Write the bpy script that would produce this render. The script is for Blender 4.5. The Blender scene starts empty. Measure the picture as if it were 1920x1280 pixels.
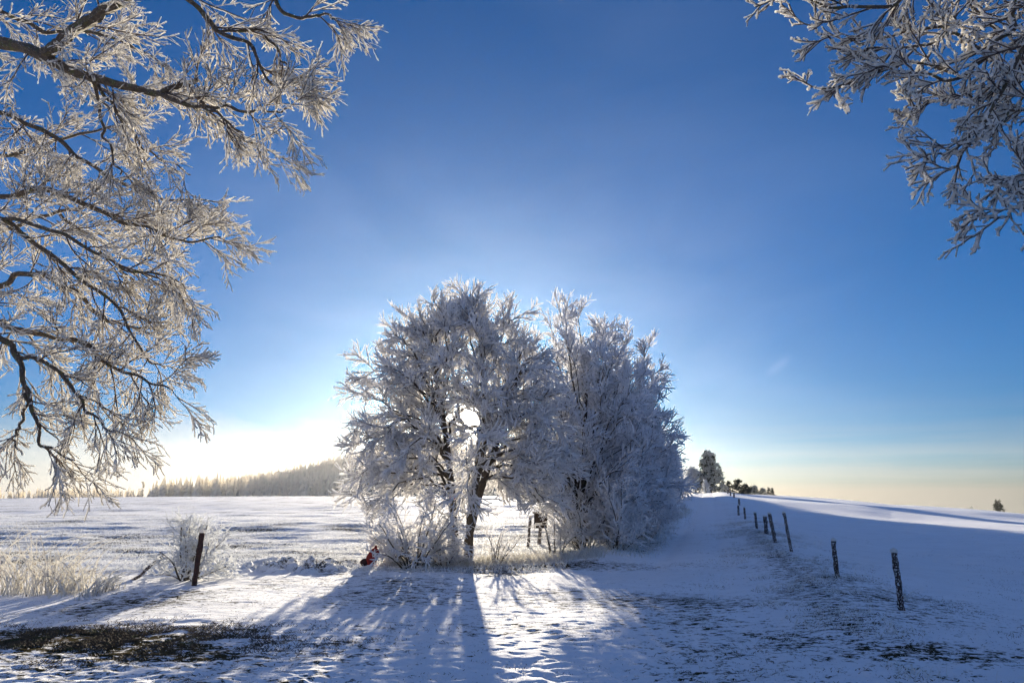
import bpy, math, random
import numpy as np
from mathutils import Vector

C = bpy.context.scene.collection
scene = bpy.context.scene
R = math.radians

# ------------------------------------------------------------------ camera
F_PX, PITCH, EYE = 1386.0, R(12.2), 1.7
cam_d = bpy.data.cameras.new('camera')
cam = bpy.data.objects.new('camera', cam_d); C.objects.link(cam)
cam_d.sensor_width = 36; cam_d.lens = F_PX * 36 / 1920
cam_d.clip_start = 0.05; cam_d.clip_end = 9000
cam.location = (0, 0, EYE); cam.rotation_euler = (R(90) + PITCH, 0, 0)
scene.camera = cam

SUN_EL, SUN_AZ = R(6.2), R(-3.14)          # azimuth from +Y towards +X
SUN = np.array([math.sin(SUN_AZ) * math.cos(SUN_EL), math.cos(SUN_AZ) * math.cos(SUN_EL), math.sin(SUN_EL)])

# ------------------------------------------------------------------ world
world = bpy.data.worlds.new('World'); scene.world = world; world.use_nodes = True
nt = world.node_tree; nt.nodes.clear()
def N(tree, typ, **kw):
    n = tree.nodes.new(typ)
    for k, v in kw.items(): setattr(n, k, v)
    return n
def L(tree, a, b): tree.links.new(a, b)
def M(tree, op, a, b=None, c=None, clamp=False):
    n = N(tree, 'ShaderNodeMath', operation=op); n.use_clamp = clamp
    for i, v in enumerate((a, b, c)):
        if v is None: continue
        if isinstance(v, (int, float)): n.inputs[i].default_value = v
        else: L(tree, v, n.inputs[i])
    return n.outputs[0]
def VM(tree, op, a, b=None):
    n = N(tree, 'ShaderNodeVectorMath', operation=op)
    for i, v in enumerate((a, b)):
        if v is None: continue
        if isinstance(v, tuple): n.inputs[i].default_value = v
        else: L(tree, v, n.inputs[i])
    return n
def scaled(tree, col, fac):
    n = N(tree, 'ShaderNodeVectorMath', operation='SCALE')
    if isinstance(col, tuple): n.inputs[0].default_value = col
    else: L(tree, col, n.inputs[0])
    if isinstance(fac, (int, float)): n.inputs['Scale'].default_value = fac
    else: L(tree, fac, n.inputs['Scale'])
    return n.outputs[0]

SKY_STRENGTH = 0.05
tc = N(nt, 'ShaderNodeTexCoord')
sep = N(nt, 'ShaderNodeSeparateXYZ'); L(nt, tc.outputs['Generated'], sep.inputs[0])
zc = M(nt, 'MAXIMUM', sep.outputs[2], 0.012)
cmb = N(nt, 'ShaderNodeCombineXYZ'); L(nt, sep.outputs[0], cmb.inputs[0]); L(nt, sep.outputs[1], cmb.inputs[1]); L(nt, zc, cmb.inputs[2])
dirn = VM(nt, 'NORMALIZE', cmb.outputs[0]).outputs[0]
sky = N(nt, 'ShaderNodeTexSky'); sky.sky_type = 'NISHITA'; sky.sun_disc = False
sky.sun_elevation = SUN_EL; sky.sun_rotation = SUN_AZ; sky.altitude = 800
sky.air_density = 1.0; sky.dust_density = 0.6; sky.ozone_density = 3.0
L(nt, dirn, sky.inputs[0])
hsv = N(nt, 'ShaderNodeHueSaturation'); hsv.inputs['Saturation'].default_value = 1.3; hsv.inputs['Value'].default_value = 0.47
lowf = M(nt, 'EXPONENT', M(nt, 'DIVIDE', zc, -0.11))
tmix = N(nt, 'ShaderNodeMix', data_type='RGBA'); L(nt, lowf, tmix.inputs[0]); tmix.inputs[6].default_value = (0.06, 0.78, 1.48, 1); tmix.inputs[7].default_value = (0.56, 0.60, 0.95, 1)
tint = VM(nt, 'MULTIPLY', sky.outputs[0], tmix.outputs[2]); L(nt, tint.outputs[0], hsv.inputs['Color'])
# aureole of the sun: forward scattering in frosty air, with the saturated disc in its middle
dt = VM(nt, 'DOT_PRODUCT', dirn, tuple(SUN)).outputs['Value']
ang = M(nt, 'ARCCOSINE', M(nt, 'MINIMUM', dt, 1.0))               # radians
disc = M(nt, 'EXPONENT', M(nt, 'MULTIPLY', M(nt, 'POWER', M(nt, 'DIVIDE', ang, R(0.8)), 1.6), -1.0))
a1 = M(nt, 'EXPONENT', M(nt, 'DIVIDE', ang, -R(2.2)))
a2 = M(nt, 'EXPONENT', M(nt, 'MULTIPLY', M(nt, 'POWER', M(nt, 'DIVIDE', ang, R(18.0)), 2.0), -1.0))
col = VM(nt, 'ADD', hsv.outputs[0], scaled(nt, (1.0, 0.9, 0.72), M(nt, 'MULTIPLY', disc, 160.0))).outputs[0]
col = VM(nt, 'ADD', col, scaled(nt, (1.0, 0.88, 0.7), M(nt, 'MULTIPLY', a1, 2.2))).outputs[0]
col = VM(nt, 'ADD', col, scaled(nt, (1.1, 0.88, 0.74), M(nt, 'MULTIPLY', a2, 0.42))).outputs[0]
# thin veil of ice haze and wisps, brightest near the sun and near the horizon
mp = N(nt, 'ShaderNodeMapping'); mp.inputs['Scale'].default_value = (1.0, 1.0, 2.6); L(nt, dirn, mp.inputs[0])
nz = N(nt, 'ShaderNodeTexNoise'); nz.inputs['Scale'].default_value = 2.6; nz.inputs['Detail'].default_value = 4.0
nz.inputs['Roughness'].default_value = 0.5; nz.inputs['Distortion'].default_value = 0.4; L(nt, mp.outputs[0], nz.inputs['Vector'])
wisp = M(nt, 'MULTIPLY', M(nt, 'SUBTRACT', nz.outputs['Fac'], 0.42, clamp=True), M(nt, 'EXPONENT', M(nt, 'DIVIDE', ang, -R(22))))
col = VM(nt, 'ADD', col, scaled(nt, (0.8, 0.9, 1.0), M(nt, 'MULTIPLY', wisp, 3.0))).outputs[0]
# streaky low cloud to the right and the two short streaks
mp2 = N(nt, 'ShaderNodeMapping'); mp2.inputs['Scale'].default_value = (1.5, 1.5, 26.0); mp2.inputs['Rotation'].default_value = (0, R(4), 0)
L(nt, dirn, mp2.inputs[0])
nz2 = N(nt, 'ShaderNodeTexNoise'); nz2.inputs['Scale'].default_value = 2.2; nz2.inputs['Detail'].default_value = 5.0; L(nt, mp2.outputs[0], nz2.inputs['Vector'])
low = M(nt, 'EXPONENT', M(nt, 'MULTIPLY', M(nt, 'POWER', M(nt, 'DIVIDE', zc, 0.075), 2.0), -1.0))
streak = M(nt, 'MULTIPLY', M(nt, 'MULTIPLY', M(nt, 'SUBTRACT', nz2.outputs['Fac'], 0.40, clamp=True), 5.0, clamp=True), low)
mixs = N(nt, 'ShaderNodeMix', data_type='RGBA'); L(nt, M(nt, 'MULTIPLY', streak, 0.3), mixs.inputs[0]); L(nt, col, mixs.inputs[6]); mixs.inputs[7].default_value = (3.1, 2.75, 2.6, 1)
col = mixs.outputs[2]
def pix_dir(px, py):
    u = (px - 960) / F_PX; v = (640 - py) / F_PX
    d = np.array([u, math.cos(PITCH) - v * math.sin(PITCH), math.sin(PITCH) + v * math.cos(PITCH)])
    return d / np.linalg.norm(d)
def wisp_at(col, px, py, wx, wz, tilt, amt):
    d = pix_dir(px, py); r = np.cross(d, (0, 0, 1)); r /= np.linalg.norm(r); u = np.cross(r, d)
    r2 = r * math.cos(tilt) + u * math.sin(tilt); u2 = -r * math.sin(tilt) + u * math.cos(tilt)
    a = M(nt, 'DIVIDE', VM(nt, 'DOT_PRODUCT', dirn, tuple(r2)).outputs['Value'], wx)
    b = M(nt, 'DIVIDE', VM(nt, 'DOT_PRODUCT', dirn, tuple(u2)).outputs['Value'], wz)
    front = M(nt, 'GREATER_THAN', VM(nt, 'DOT_PRODUCT', dirn, tuple(d)).outputs['Value'], 0.5)
    g = M(nt, 'EXPONENT', M(nt, 'MULTIPLY', M(nt, 'ADD', M(nt, 'POWER', M(nt, 'ABSOLUTE', a), 3.0), M(nt, 'MULTIPLY', b, b)), -1.0))
    return VM(nt, 'ADD', col, scaled(nt, (0.9, 0.92, 1.0), M(nt, 'MULTIPLY', M(nt, 'MULTIPLY', g, front), amt))).outputs[0]
col = wisp_at(col, 688, 669, 0.026, 0.0012, R(-1.5), 2.2)
col = wisp_at(col, 1460, 685, 0.016, 0.005, R(35), 0.35)
# bank of morning fog behind the hill, thickest towards the sun
mp3 = N(nt, 'ShaderNodeMapping'); mp3.inputs['Scale'].default_value = (1.0, 1.0, 2.2); L(nt, dirn, mp3.inputs[0])
nz3 = N(nt, 'ShaderNodeTexNoise'); nz3.inputs['Scale'].default_value = 4.2; nz3.inputs['Detail'].default_value = 5.0; nz3.inputs['Roughness'].default_value = 0.52; L(nt, mp3.outputs[0], nz3.inputs['Vector'])
sep3 = N(nt, 'ShaderNodeSeparateXYZ'); L(nt, dirn, sep3.inputs[0])
azl = M(nt, 'ARCTAN2', sep3.outputs[0], sep3.outputs[1])
side = M(nt, 'EXPONENT', M(nt, 'MULTIPLY', M(nt, 'POWER', M(nt, 'ABSOLUTE', M(nt, 'DIVIDE', M(nt, 'ADD', azl, R(17)), R(24))), 3.0), -1.0))
topz = M(nt, 'ADD', M(nt, 'MULTIPLY', M(nt, 'SUBTRACT', nz3.outputs['Fac'], 0.5), 0.26), 0.11)
fogm = M(nt, 'MULTIPLY', M(nt, 'SUBTRACT', 1.0, M(nt, 'DIVIDE', sep3.outputs[2], topz), clamp=True), 1.25, clamp=True)
fogm = M(nt, 'SMOOTH_MIN', fogm, 1.0, 0.2)
fogm = M(nt, 'MULTIPLY', M(nt, 'MULTIPLY', fogm, side), 0.9)
mixf = N(nt, 'ShaderNodeMix', data_type='RGBA'); L(nt, fogm, mixf.inputs[0]); L(nt, col, mixf.inputs[6]); mixf.inputs[7].default_value = (4.0, 3.8, 3.55, 1)
col = mixf.outputs[2]
# unseen bright sky added overhead and behind the camera to lift the shade
sky_fill = M(nt, 'SUBTRACT', VM(nt, 'DOT_PRODUCT', dirn, (0.0, -0.62, 0.785)).outputs['Value'], 0.12, clamp=True)
col = VM(nt, 'ADD', col, scaled(nt, (0.62, 0.80, 1.32), M(nt, 'MULTIPLY', sky_fill, 1.35))).outputs[0]
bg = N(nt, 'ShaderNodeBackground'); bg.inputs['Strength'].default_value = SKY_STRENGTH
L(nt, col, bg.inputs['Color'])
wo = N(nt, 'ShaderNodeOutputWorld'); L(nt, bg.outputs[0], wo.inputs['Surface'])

# ------------------------------------------------------------------ sun
sd = bpy.data.lights.new('sun', 'SUN'); sd.energy = 5.0; sd.angle = R(0.53); sd.color = (1.0, 0.88, 0.68)
so = bpy.data.objects.new('sun', sd); C.objects.link(so)
so.rotation_euler = Vector(SUN).to_track_quat('Z', 'Y').to_euler(); so.location = (0, 0, 30)

scene.view_settings.view_transform = 'Standard'; scene.view_settings.look = 'None'
scene.view_settings.gamma = 1.0; scene.view_settings.exposure = 1.95
scene.cycles.use_denoising = True
scene.cycles.max_bounces = 6; scene.cycles.volume_bounces = 1
scene.cycles.transmission_bounces = 4

# ------------------------------------------------------------------ helpers
def tag(o, label=None, cat=None, group=None, kind=None):
    if label: o['label'] = label
    if cat: o['category'] = cat
    if group: o['group'] = group
    if kind: o['kind'] = kind
    return o
def empty(name, loc, label, cat, group=None):
    o = bpy.data.objects.new(name, None); C.objects.link(o); o.location = loc
    o.empty_display_size = 0.3
    return tag(o, label, cat, group)
def mesh_np(name, V, Q, mat, parent=None, smooth=False, loc=None, T=None):
    """V (n,3); Q (m,4) quads; T (k,3) triangles -> one mesh object"""
    me = bpy.data.meshes.new(name)
    V = np.asarray(V, np.float32)
    nq = 0 if Q is None else len(Q); ntri = 0 if T is None else len(T)
    me.vertices.add(len(V)); me.vertices.foreach_set('co', V.ravel())
    idx = []
    if nq: idx.append(np.asarray(Q, np.int32).ravel())
    if ntri: idx.append(np.asarray(T, np.int32).ravel())
    idx = np.concatenate(idx)
    me.loops.add(len(idx)); me.loops.foreach_set('vertex_index', idx)
    me.polygons.add(nq + ntri)
    starts = np.concatenate([np.arange(nq) * 4, nq * 4 + np.arange(ntri) * 3]).astype(np.int32)
    me.polygons.foreach_set('loop_start', starts)
    me.polygons.foreach_set('use_smooth', np.full(nq + ntri, smooth, bool))
    me.update(calc_edges=True); me.validate()
    me.materials.append(mat)
    o = bpy.data.objects.new(name, me); C.objects.link(o)
    if parent: o.parent = parent
    if loc is not None: o.location = loc
    return o
class Geo:
    def __init__(s): s.V = []; s.Q = []; s.n = 0
    def add(s, V, Q):
        s.V.append(np.asarray(V, np.float32)); s.Q.append(np.asarray(Q, np.int64) + s.n); s.n += len(V)
    def build(s, name, mat, parent=None, smooth=False, loc=None):
        return mesh_np(name, np.concatenate(s.V), np.concatenate(s.Q), mat, parent, smooth, loc)
def norm(a): return a / np.maximum(np.linalg.norm(a, axis=-1, keepdims=True), 1e-9)
def sweep(P, Rad, K, rng=None, jit=0.0):
    """P (B,n,3) polylines, Rad (B,n) radii -> tubes"""
    B, n, _ = P.shape
    T = np.empty_like(P); T[:, 1:-1] = P[:, 2:] - P[:, :-2]; T[:, 0] = P[:, 1] - P[:, 0]; T[:, -1] = P[:, -1] - P[:, -2]
    T = norm(T)
    ref = np.zeros((B, 1, 3)); mean = norm(P[:, -1] - P[:, 0])
    ref[:, 0, :] = np.where(np.abs(mean[:, 2:3]) > 0.8, np.array([[1.0, 0, 0]]), np.array([[0, 0, 1.0]]))
    A = norm(np.cross(T, ref)); Bn = np.cross(T, A)
    th = np.arange(K) * 2 * math.pi / K
    rr = np.repeat(Rad[:, :, None], K, axis=2)
    if jit: rr = rr * (1 + jit * rng.uniform(-1, 1, rr.shape))
    V = P[:, :, None, :] + rr[..., None] * (np.cos(th)[None, None, :, None] * A[:, :, None, :] + np.sin(th)[None, None, :, None] * Bn[:, :, None, :])
    base = (np.arange(B) * n * K)[:, None, None] + (np.arange(n - 1) * K)[None, :, None] + np.arange(K)[None, None, :]
    nxt = (np.arange(B) * n * K)[:, None, None] + (np.arange(n - 1) * K)[None, :, None] + ((np.arange(K) + 1) % K)[None, None, :]
    Q = np.stack([base, nxt, nxt + K, base + K], -1).reshape(-1, 4)
    return V.reshape(-1, 3), Q
def resample(P, n):
    """(B,m,3)->(B,n,3) Catmull-like smooth resample by linear interpolation of index"""
    B, m, d = P.shape
    t = np.linspace(0, m - 1, n); i = np.clip(t.astype(int), 0, m - 2); f = (t - i)[None, :, None]
    p0 = P[:, np.maximum(i - 1, 0)]; p1 = P[:, i]; p2 = P[:, i + 1]; p3 = P[:, np.minimum(i + 2, m - 1)]
    return 0.5 * ((2 * p1) + (-p0 + p2) * f + (2 * p0 - 5 * p1 + 4 * p2 - p3) * f ** 2 + (-p0 + 3 * p1 - 3 * p2 + p3) * f ** 3)
def grow(rng, P, Rad, k, t0, t1, length, ang, npts=5, jit=0.12, trop=0.0, rfac=0.6, rtip=0.3, flat=0.0, rmax=None, lscale=None):
    """children of polylines. length(t)->m, ang(t)->rad, trop(t)->vertical pull per step"""
    B, n, _ = P.shape
    t = np.tile((np.arange(k) + 0.5) / k, (B, 1)) + rng.uniform(-0.5, 0.5, (B, k)) / k
    t = t0 + (t1 - t0) * t
    x = t * (n - 1); i = np.clip(x.astype(int), 0, n - 2); f = (x - i)[..., None]
    bi = np.arange(B)[:, None]
    S = P[bi, i] * (1 - f) + P[bi, i + 1] * f
    T = norm(P[bi, i + 1] - P[bi, i])
    pr = Rad[bi, i] * (1 - f[..., 0]) + Rad[bi, i + 1] * f[..., 0]
    S = S.reshape(-1, 3); T = T.reshape(-1, 3); t = t.ravel(); pr = pr.ravel()
    rnd = norm(rng.normal(size=S.shape))
    rnd[:, 2] *= (1 - flat)
    Nn = norm(rnd - (rnd * T).sum(-1, keepdims=True) * T)
    a = (ang(t) if callable(ang) else ang) * rng.uniform(0.75, 1.25, t.shape)
    D = norm(np.cos(a)[:, None] * T + np.sin(a)[:, None] * Nn)
    Ln = (length(t) if callable(length) else length) * rng.uniform(0.6, 1.2, t.shape)
    if lscale is not None: Ln = Ln * np.repeat(lscale, k)
    tr = (trop(t) if callable(trop) else np.full(t.shape, trop))
    pts = [S]; step = Ln / (npts - 1)
    for s in range(npts - 1):
        D = norm(D + jit * rng.normal(size=D.shape) + np.stack([0 * tr, 0 * tr, tr], -1))
        pts.append(pts[-1] + D * step[:, None])
    Pc = np.stack(pts, 1)
    r0 = pr * rfac
    if rmax: r0 = np.minimum(r0, rmax)
    Rc = r0[:, None] * np.linspace(1, rtip, npts)[None, :]
    return Pc, Rc
def keep(P, Rd, m): return P[m], Rd[m]

def fhash(ix, iy, seed):
    h = (ix.astype(np.int64) * 374761393 + iy.astype(np.int64) * 668265263 + seed * 974634777) & 0xffffffff
    h = ((h ^ (h >> 13)) * 1274126177) & 0xffffffff
    h = h ^ (h >> 16)
    return (h & 0xffffff) / float(0xffffff)
def vnoise(x, y, seed=0):
    ix = np.floor(x); iy = np.floor(y); fx = x - ix; fy = y - iy
    fx = fx * fx * (3 - 2 * fx); fy = fy * fy * (3 - 2 * fy)
    a = fhash(ix, iy, seed); b = fhash(ix + 1, iy, seed); c = fhash(ix, iy + 1, seed); d = fhash(ix + 1, iy + 1, seed)
    return (a + (b - a) * fx) * (1 - fy) + (c + (d - c) * fx) * fy - 0.5
def fbm(x, y, wl, octs, seed=0, gain=0.5):
    s = 0; a = 1.0
    for o in range(octs):
        s = s + a * vnoise(x / wl + 17.3 * o, y / wl - 9.1 * o, seed + o); wl *= 0.5; a *= gain
    return s
def sstep(a, b, x):
    t = np.clip((x - a) / (b - a), 0, 1); return t * t * (3 - 2 * t)

# ------------------------------------------------------------------ terrain
U_ = np.array([-1.4, -0.70, -0.45, -0.25, 0.0, 0.18, 0.27, 0.35, 0.50, 0.69, 1.4])
HC = np.array([1.6, 2.1, 2.75, 3.0, 3.0, 3.0, 3.4, 2.75, 1.35, 0.35, -0.5])
DC = np.array([200, 200, 210, 215, 215, 190, 165, 145, 118, 92, 80.])
DR = np.array([18, 18, 18, 18, 18, 20, 30, 60, 70, 70, 70.])
def hedge_x(y): return -3.3 + 0.268 * y          # foot of the hedgerow
def fence_x(y): return 2.75 + 0.262 * y
def terrain(x, y):
    x = np.asarray(x, float); y = np.asarray(y, float)
    r = np.hypot(x, y); az = np.clip(np.arctan2(x, y), -0.95, 0.95)
    u = np.tan(az); ye = r * np.cos(az)
    back = sstep(0, 40, -y)
    hc = np.interp(u, U_, HC); dc = np.interp(u, U_, DC); dr = np.interp(u, U_, DR)
    t = ye / dc
    s = np.where(t < 1, t * t * (3 - 2 * t), 1.0)
    h = hc * s - dr * (1 - np.exp(-(np.maximum(t - 1, 0) * 0.55) ** 2))
    h = h * (1 - back)
    # wooded hill in the fog
    h = h + 66 * np.exp(-((x + 85) / 165) ** 2 - ((y - 850) / 260) ** 2) + 10 * np.exp(-((x + 420) / 200) ** 2 - ((y - 720) / 120) ** 2)
    # verge bank towards the right field, hedge bank
    inv = sstep(6, 14, y) * (1 - sstep(120, 160, y))
    h = h - 0.35 * sstep(0.0, 5.0, x - fence_x(y)) * inv
    h = h + 0.16 * np.exp(-((x - fence_x(y) + 0.6) / 1.1) ** 2) * inv
    h = h + 0.14 * np.exp(-((x - hedge_x(y)) / 0.9) ** 2) * sstep(16, 24, y) * (1 - sstep(120, 150, y))
    # long rolls of the fields
    fld = sstep(18, 45, y) * (1 - sstep(300, 500, y))
    h = h + fbm(x * 0.35, y, 22, 2, 5) * 0.55 * fld
    return h
def micro(x, y, cell):
    r = np.hypot(x, y)
    lane = lane_mask(x, y); fieldl = field_mask(x, y)
    out = 0
    def band(wl): return np.clip((wl / cell - 1.6) / 1.6, 0, 1)
    out = out + fbm(x, y, 2.4, 2, 11) * 0.075 * band(1.2)
    a = 0.075 * (1 - 0.3 * lane) * (1 + 0.35 * fieldl) * (1 - 0.6 * sstep(0.5, 2.5, x - fence_x(y)))
    out = out + vnoise(x / 1.5, y / 0.8, 19) * 0.10 * fieldl * band(0.9)
    out = out + vnoise(x / 3.5, y / 1.8, 18) * 0.12 * fieldl * band(2.0)
    pat = sstep(-0.25, 0.25, fbm(x, y, 2.6, 3, 27))
    wx = x + 0.16 * fbm(x, y, 0.7, 2, 81); wy = y + 0.12 * fbm(x, y, 0.6, 2, 82)
    def rot(q, l, m): c_, s_ = math.cos(q), math.sin(q); return (wx * c_ - wy * 1.35 * s_) / l, (wx * s_ + wy * 1.35 * c_) / m
    out = out + vnoise(*rot(0.5, 0.55, 0.5), 21) * a * 0.14 * band(0.4)
    out = out + vnoise(*rot(1.1, 0.25, 0.22), 22) * a * 0.32 * (0.25 + 1.0 * pat) * band(0.17)
    out = out + vnoise(*rot(-0.6, 0.14, 0.12), 23) * a * 0.85 * band(0.1)
    out = out + vnoise(*rot(0.2, 0.07, 0.06), 24) * a * 0.34 * band(0.06)
    drift = sstep(0.5, 4, x - fence_x(y)) * sstep(8, 12, y)
    out = out + drift * (fbm(x * 0.5 + y * 0.25, y, 1.6, 3, 91) * 0.07 * band(1.0) + fbm(x, y * 0.45, 5.0, 2, 92) * 0.10)
    # wheel ruts in the lane
    q = (x - lane_cx(y)); ruts = np.exp(-((np.abs(q) - 0.8) / 0.28) ** 2)
    out = out - 0.05 * ruts * lane * sstep(12, 20, y)
    # ploughed clods at the field edge
    clod = np.exp(-((y - 19.5 - 0.05 * x) / 1.3) ** 2) * sstep(-9.5, -7.5, x) * (1 - sstep(-4.6, -3.8, x))
    out = out + clod * np.maximum(fbm(x, y, 0.30, 2, 31) + 0.1, 0) * 0.42
    return out
def lane_cx(y): return (hedge_x(y) + 0.9 + fence_x(y) - 1.7) / 2
def lane_mask(x, y):
    a = sstep(-0.3, 0.3, x - (hedge_x(y) + 0.9) + 0.25 * fbm(x, y, 2, 2, 41)); b = 1 - sstep(-0.3, 0.3, x - (fence_x(y) - 1.7) - 0.4 * fbm(x, y, 2, 2, 42))
    far = sstep(17.5, 19.5, y)
    cross = (1 - sstep(15.5, 17.5, y - 0.15 * x + 0.8 * fbm(x, y, 3, 2, 43)))
    return np.maximum(a * b * far, cross)
def field_mask(x, y):
    return sstep(17.0, 19.5, y + 0.03 * x + 0.6 * fbm(x, y, 3, 2, 44)) * (1 - sstep(-1.2, 0.2, x - hedge_x(np.maximum(y, 19))))
def G(px, py):
    """point of the ground seen in the photograph at this pixel"""
    d = pix_dir(px, py); p = np.array([0, 0, EYE]); t = 0.0
    for _ in range(6000):
        t += 0.03 + t * 0.002
        q = p + d * t
        if q[2] <= terrain(q[0], q[1]): break
    return q[0], q[1]
def AT(px, py, dist):
    d = pix_dir(px, py); return np.array([0, 0, EYE]) + d * (dist / d[1])
def tz(x, y): return float(terrain(x, y) + micro(np.array([x], float), np.array([y], float), np.array([0.05]))[0])

# ------------------------------------------------------------------ materials
def mat_new(name):
    m = bpy.data.materials.new(name); m.use_nodes = True; t = m.node_tree; t.nodes.clear()
    out = N(t, 'ShaderNodeOutputMaterial'); return m, t, out
def noise(t, scale, detail=4, rough=0.55, vec=None):
    n = N(t, 'ShaderNodeTexNoise'); n.inputs['Scale'].default_value = scale; n.inputs['Detail'].default_value = detail
    n.inputs['Roughness'].default_value = rough
    if vec is not None: L(t, vec, n.inputs['Vector'])
    return n.outputs['Fac']
def geo_pos(t): return N(t, 'ShaderNodeNewGeometry').outputs['Position']
def ramp(t, fac, stops):
    n = N(t, 'ShaderNodeValToRGB'); L(t, fac, n.inputs[0]); e = n.color_ramp.elements
    while len(e) < len(stops): e.new(0.5)
    for k, (p, c) in enumerate(stops): e[k].position = p; e[k].color = (*c, 1)
    return n.outputs[0]
def rime_mat(name, col=(0.84, 0.86, 0.9), trans=0.35, core=None, core_amt=0.0, scale=30):
    m, t, out = mat_new(name); pos = geo_pos(t)
    n1 = noise(t, scale, 3, 0.6, pos); n2 = noise(t, scale * 0.12, 3, 0.5, pos)
    c = ramp(t, n2, [(0.3, tuple(v * 0.86 for v in col)), (0.7, col)])
    if core:
        mk = M(t, 'GREATER_THAN', n1, 1 - core_amt)
        mx = N(t, 'ShaderNodeMix', data_type='RGBA'); L(t, mk, mx.inputs[0]); L(t, c, mx.inputs[6]); mx.inputs[7].default_value = (*core, 1); c = mx.outputs[2]
    bp = N(t, 'ShaderNodeBump'); bp.inputs['Strength'].default_value = 0.6; bp.inputs['Distance'].default_value = 0.01; L(t, n1, bp.inputs['Height'])
    d = N(t, 'ShaderNodeBsdfDiffuse'); L(t, c, d.inputs[0]); L(t, bp.outputs[0], d.inputs['Normal'])
    tr = N(t, 'ShaderNodeBsdfTranslucent'); L(t, c, tr.inputs[0])
    mx = N(t, 'ShaderNodeMixShader'); mx.inputs[0].default_value = trans; L(t, d.outputs[0], mx.inputs[1]); L(t, tr.outputs[0], mx.inputs[2])
    L(t, mx.outputs[0], out.inputs[0]); return m
def bark_mat(name, dark=(0.035, 0.026, 0.02), light=(0.11, 0.085, 0.06), moss=0.0, frost=0.0, scale=14):
    m, t, out = mat_new(name); pos = geo_pos(t)
    n1 = noise(t, scale, 5, 0.65, pos); c = ramp(t, n1, [(0.35, dark), (0.7, light)])
    if moss:
        n2 = noise(t, scale * 0.5, 4, 0.6, pos); mk = M(t, 'MULTIPLY', M(t, 'SUBTRACT', n2, 1 - moss, clamp=True), 8, clamp=True)
        mx = N(t, 'ShaderNodeMix', data_type='RGBA'); L(t, mk, mx.inputs[0]); L(t, c, mx.inputs[6]); mx.inputs[7].default_value = (0.07, 0.075, 0.02, 1); c = mx.outputs[2]
    if frost:
        n3 = noise(t, scale * 2.3, 3, 0.7, pos); mk = M(t, 'MULTIPLY', M(t, 'SUBTRACT', n3, 1 - frost, clamp=True), 14, clamp=True)
        mx = N(t, 'ShaderNodeMix', data_type='RGBA'); L(t, mk, mx.inputs[0]); L(t, c, mx.inputs[6]); mx.inputs[7].default_value = (0.8, 0.82, 0.86, 1); c = mx.outputs[2]
    bp = N(t, 'ShaderNodeBump'); bp.inputs['Strength'].default_value = 0.8; bp.inputs['Distance'].default_value = 0.02; L(t, n1, bp.inputs['Height'])
    p = N(t, 'ShaderNodeBsdfPrincipled'); p.inputs['Roughness'].default_value = 0.85
    L(t, c, p.inputs['Base Color']); L(t, bp.outputs[0], p.inputs['Normal']); L(t, p.outputs[0], out.inputs[0]); return m
def plain_mat(name, c1, c2, scale=20, rough=0.7, frost=0.0):
    return bark_mat(name, c1, c2, 0, frost, scale)

rime = rime_mat('rime_on_twigs', (0.93, 0.92, 0.92), 0.54, core=(0.07, 0.055, 0.04), core_amt=0.33)
rime_near = rime_mat('rime_near', (0.91, 0.89, 0.85), 0.5, scale=60)
rime_hedge = rime_mat('rime_on_hedge', (0.94, 0.94, 0.96), 0.55, core=(0.06, 0.05, 0.04), core_amt=0.29)
bark = bark_mat('bark_dark', moss=0.42)
bark_limb = bark_mat('bark_mossy', (0.03, 0.024, 0.018), (0.12, 0.08, 0.05), moss=0.46, frost=0.36, scale=22)
twig_mat = bark_mat('twig_bark', (0.05, 0.035, 0.028), (0.12, 0.085, 0.07), scale=40)
post_mat = bark_mat('post_wood', (0.02, 0.014, 0.012), (0.075, 0.04, 0.03), frost=0.45, scale=18)

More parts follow.
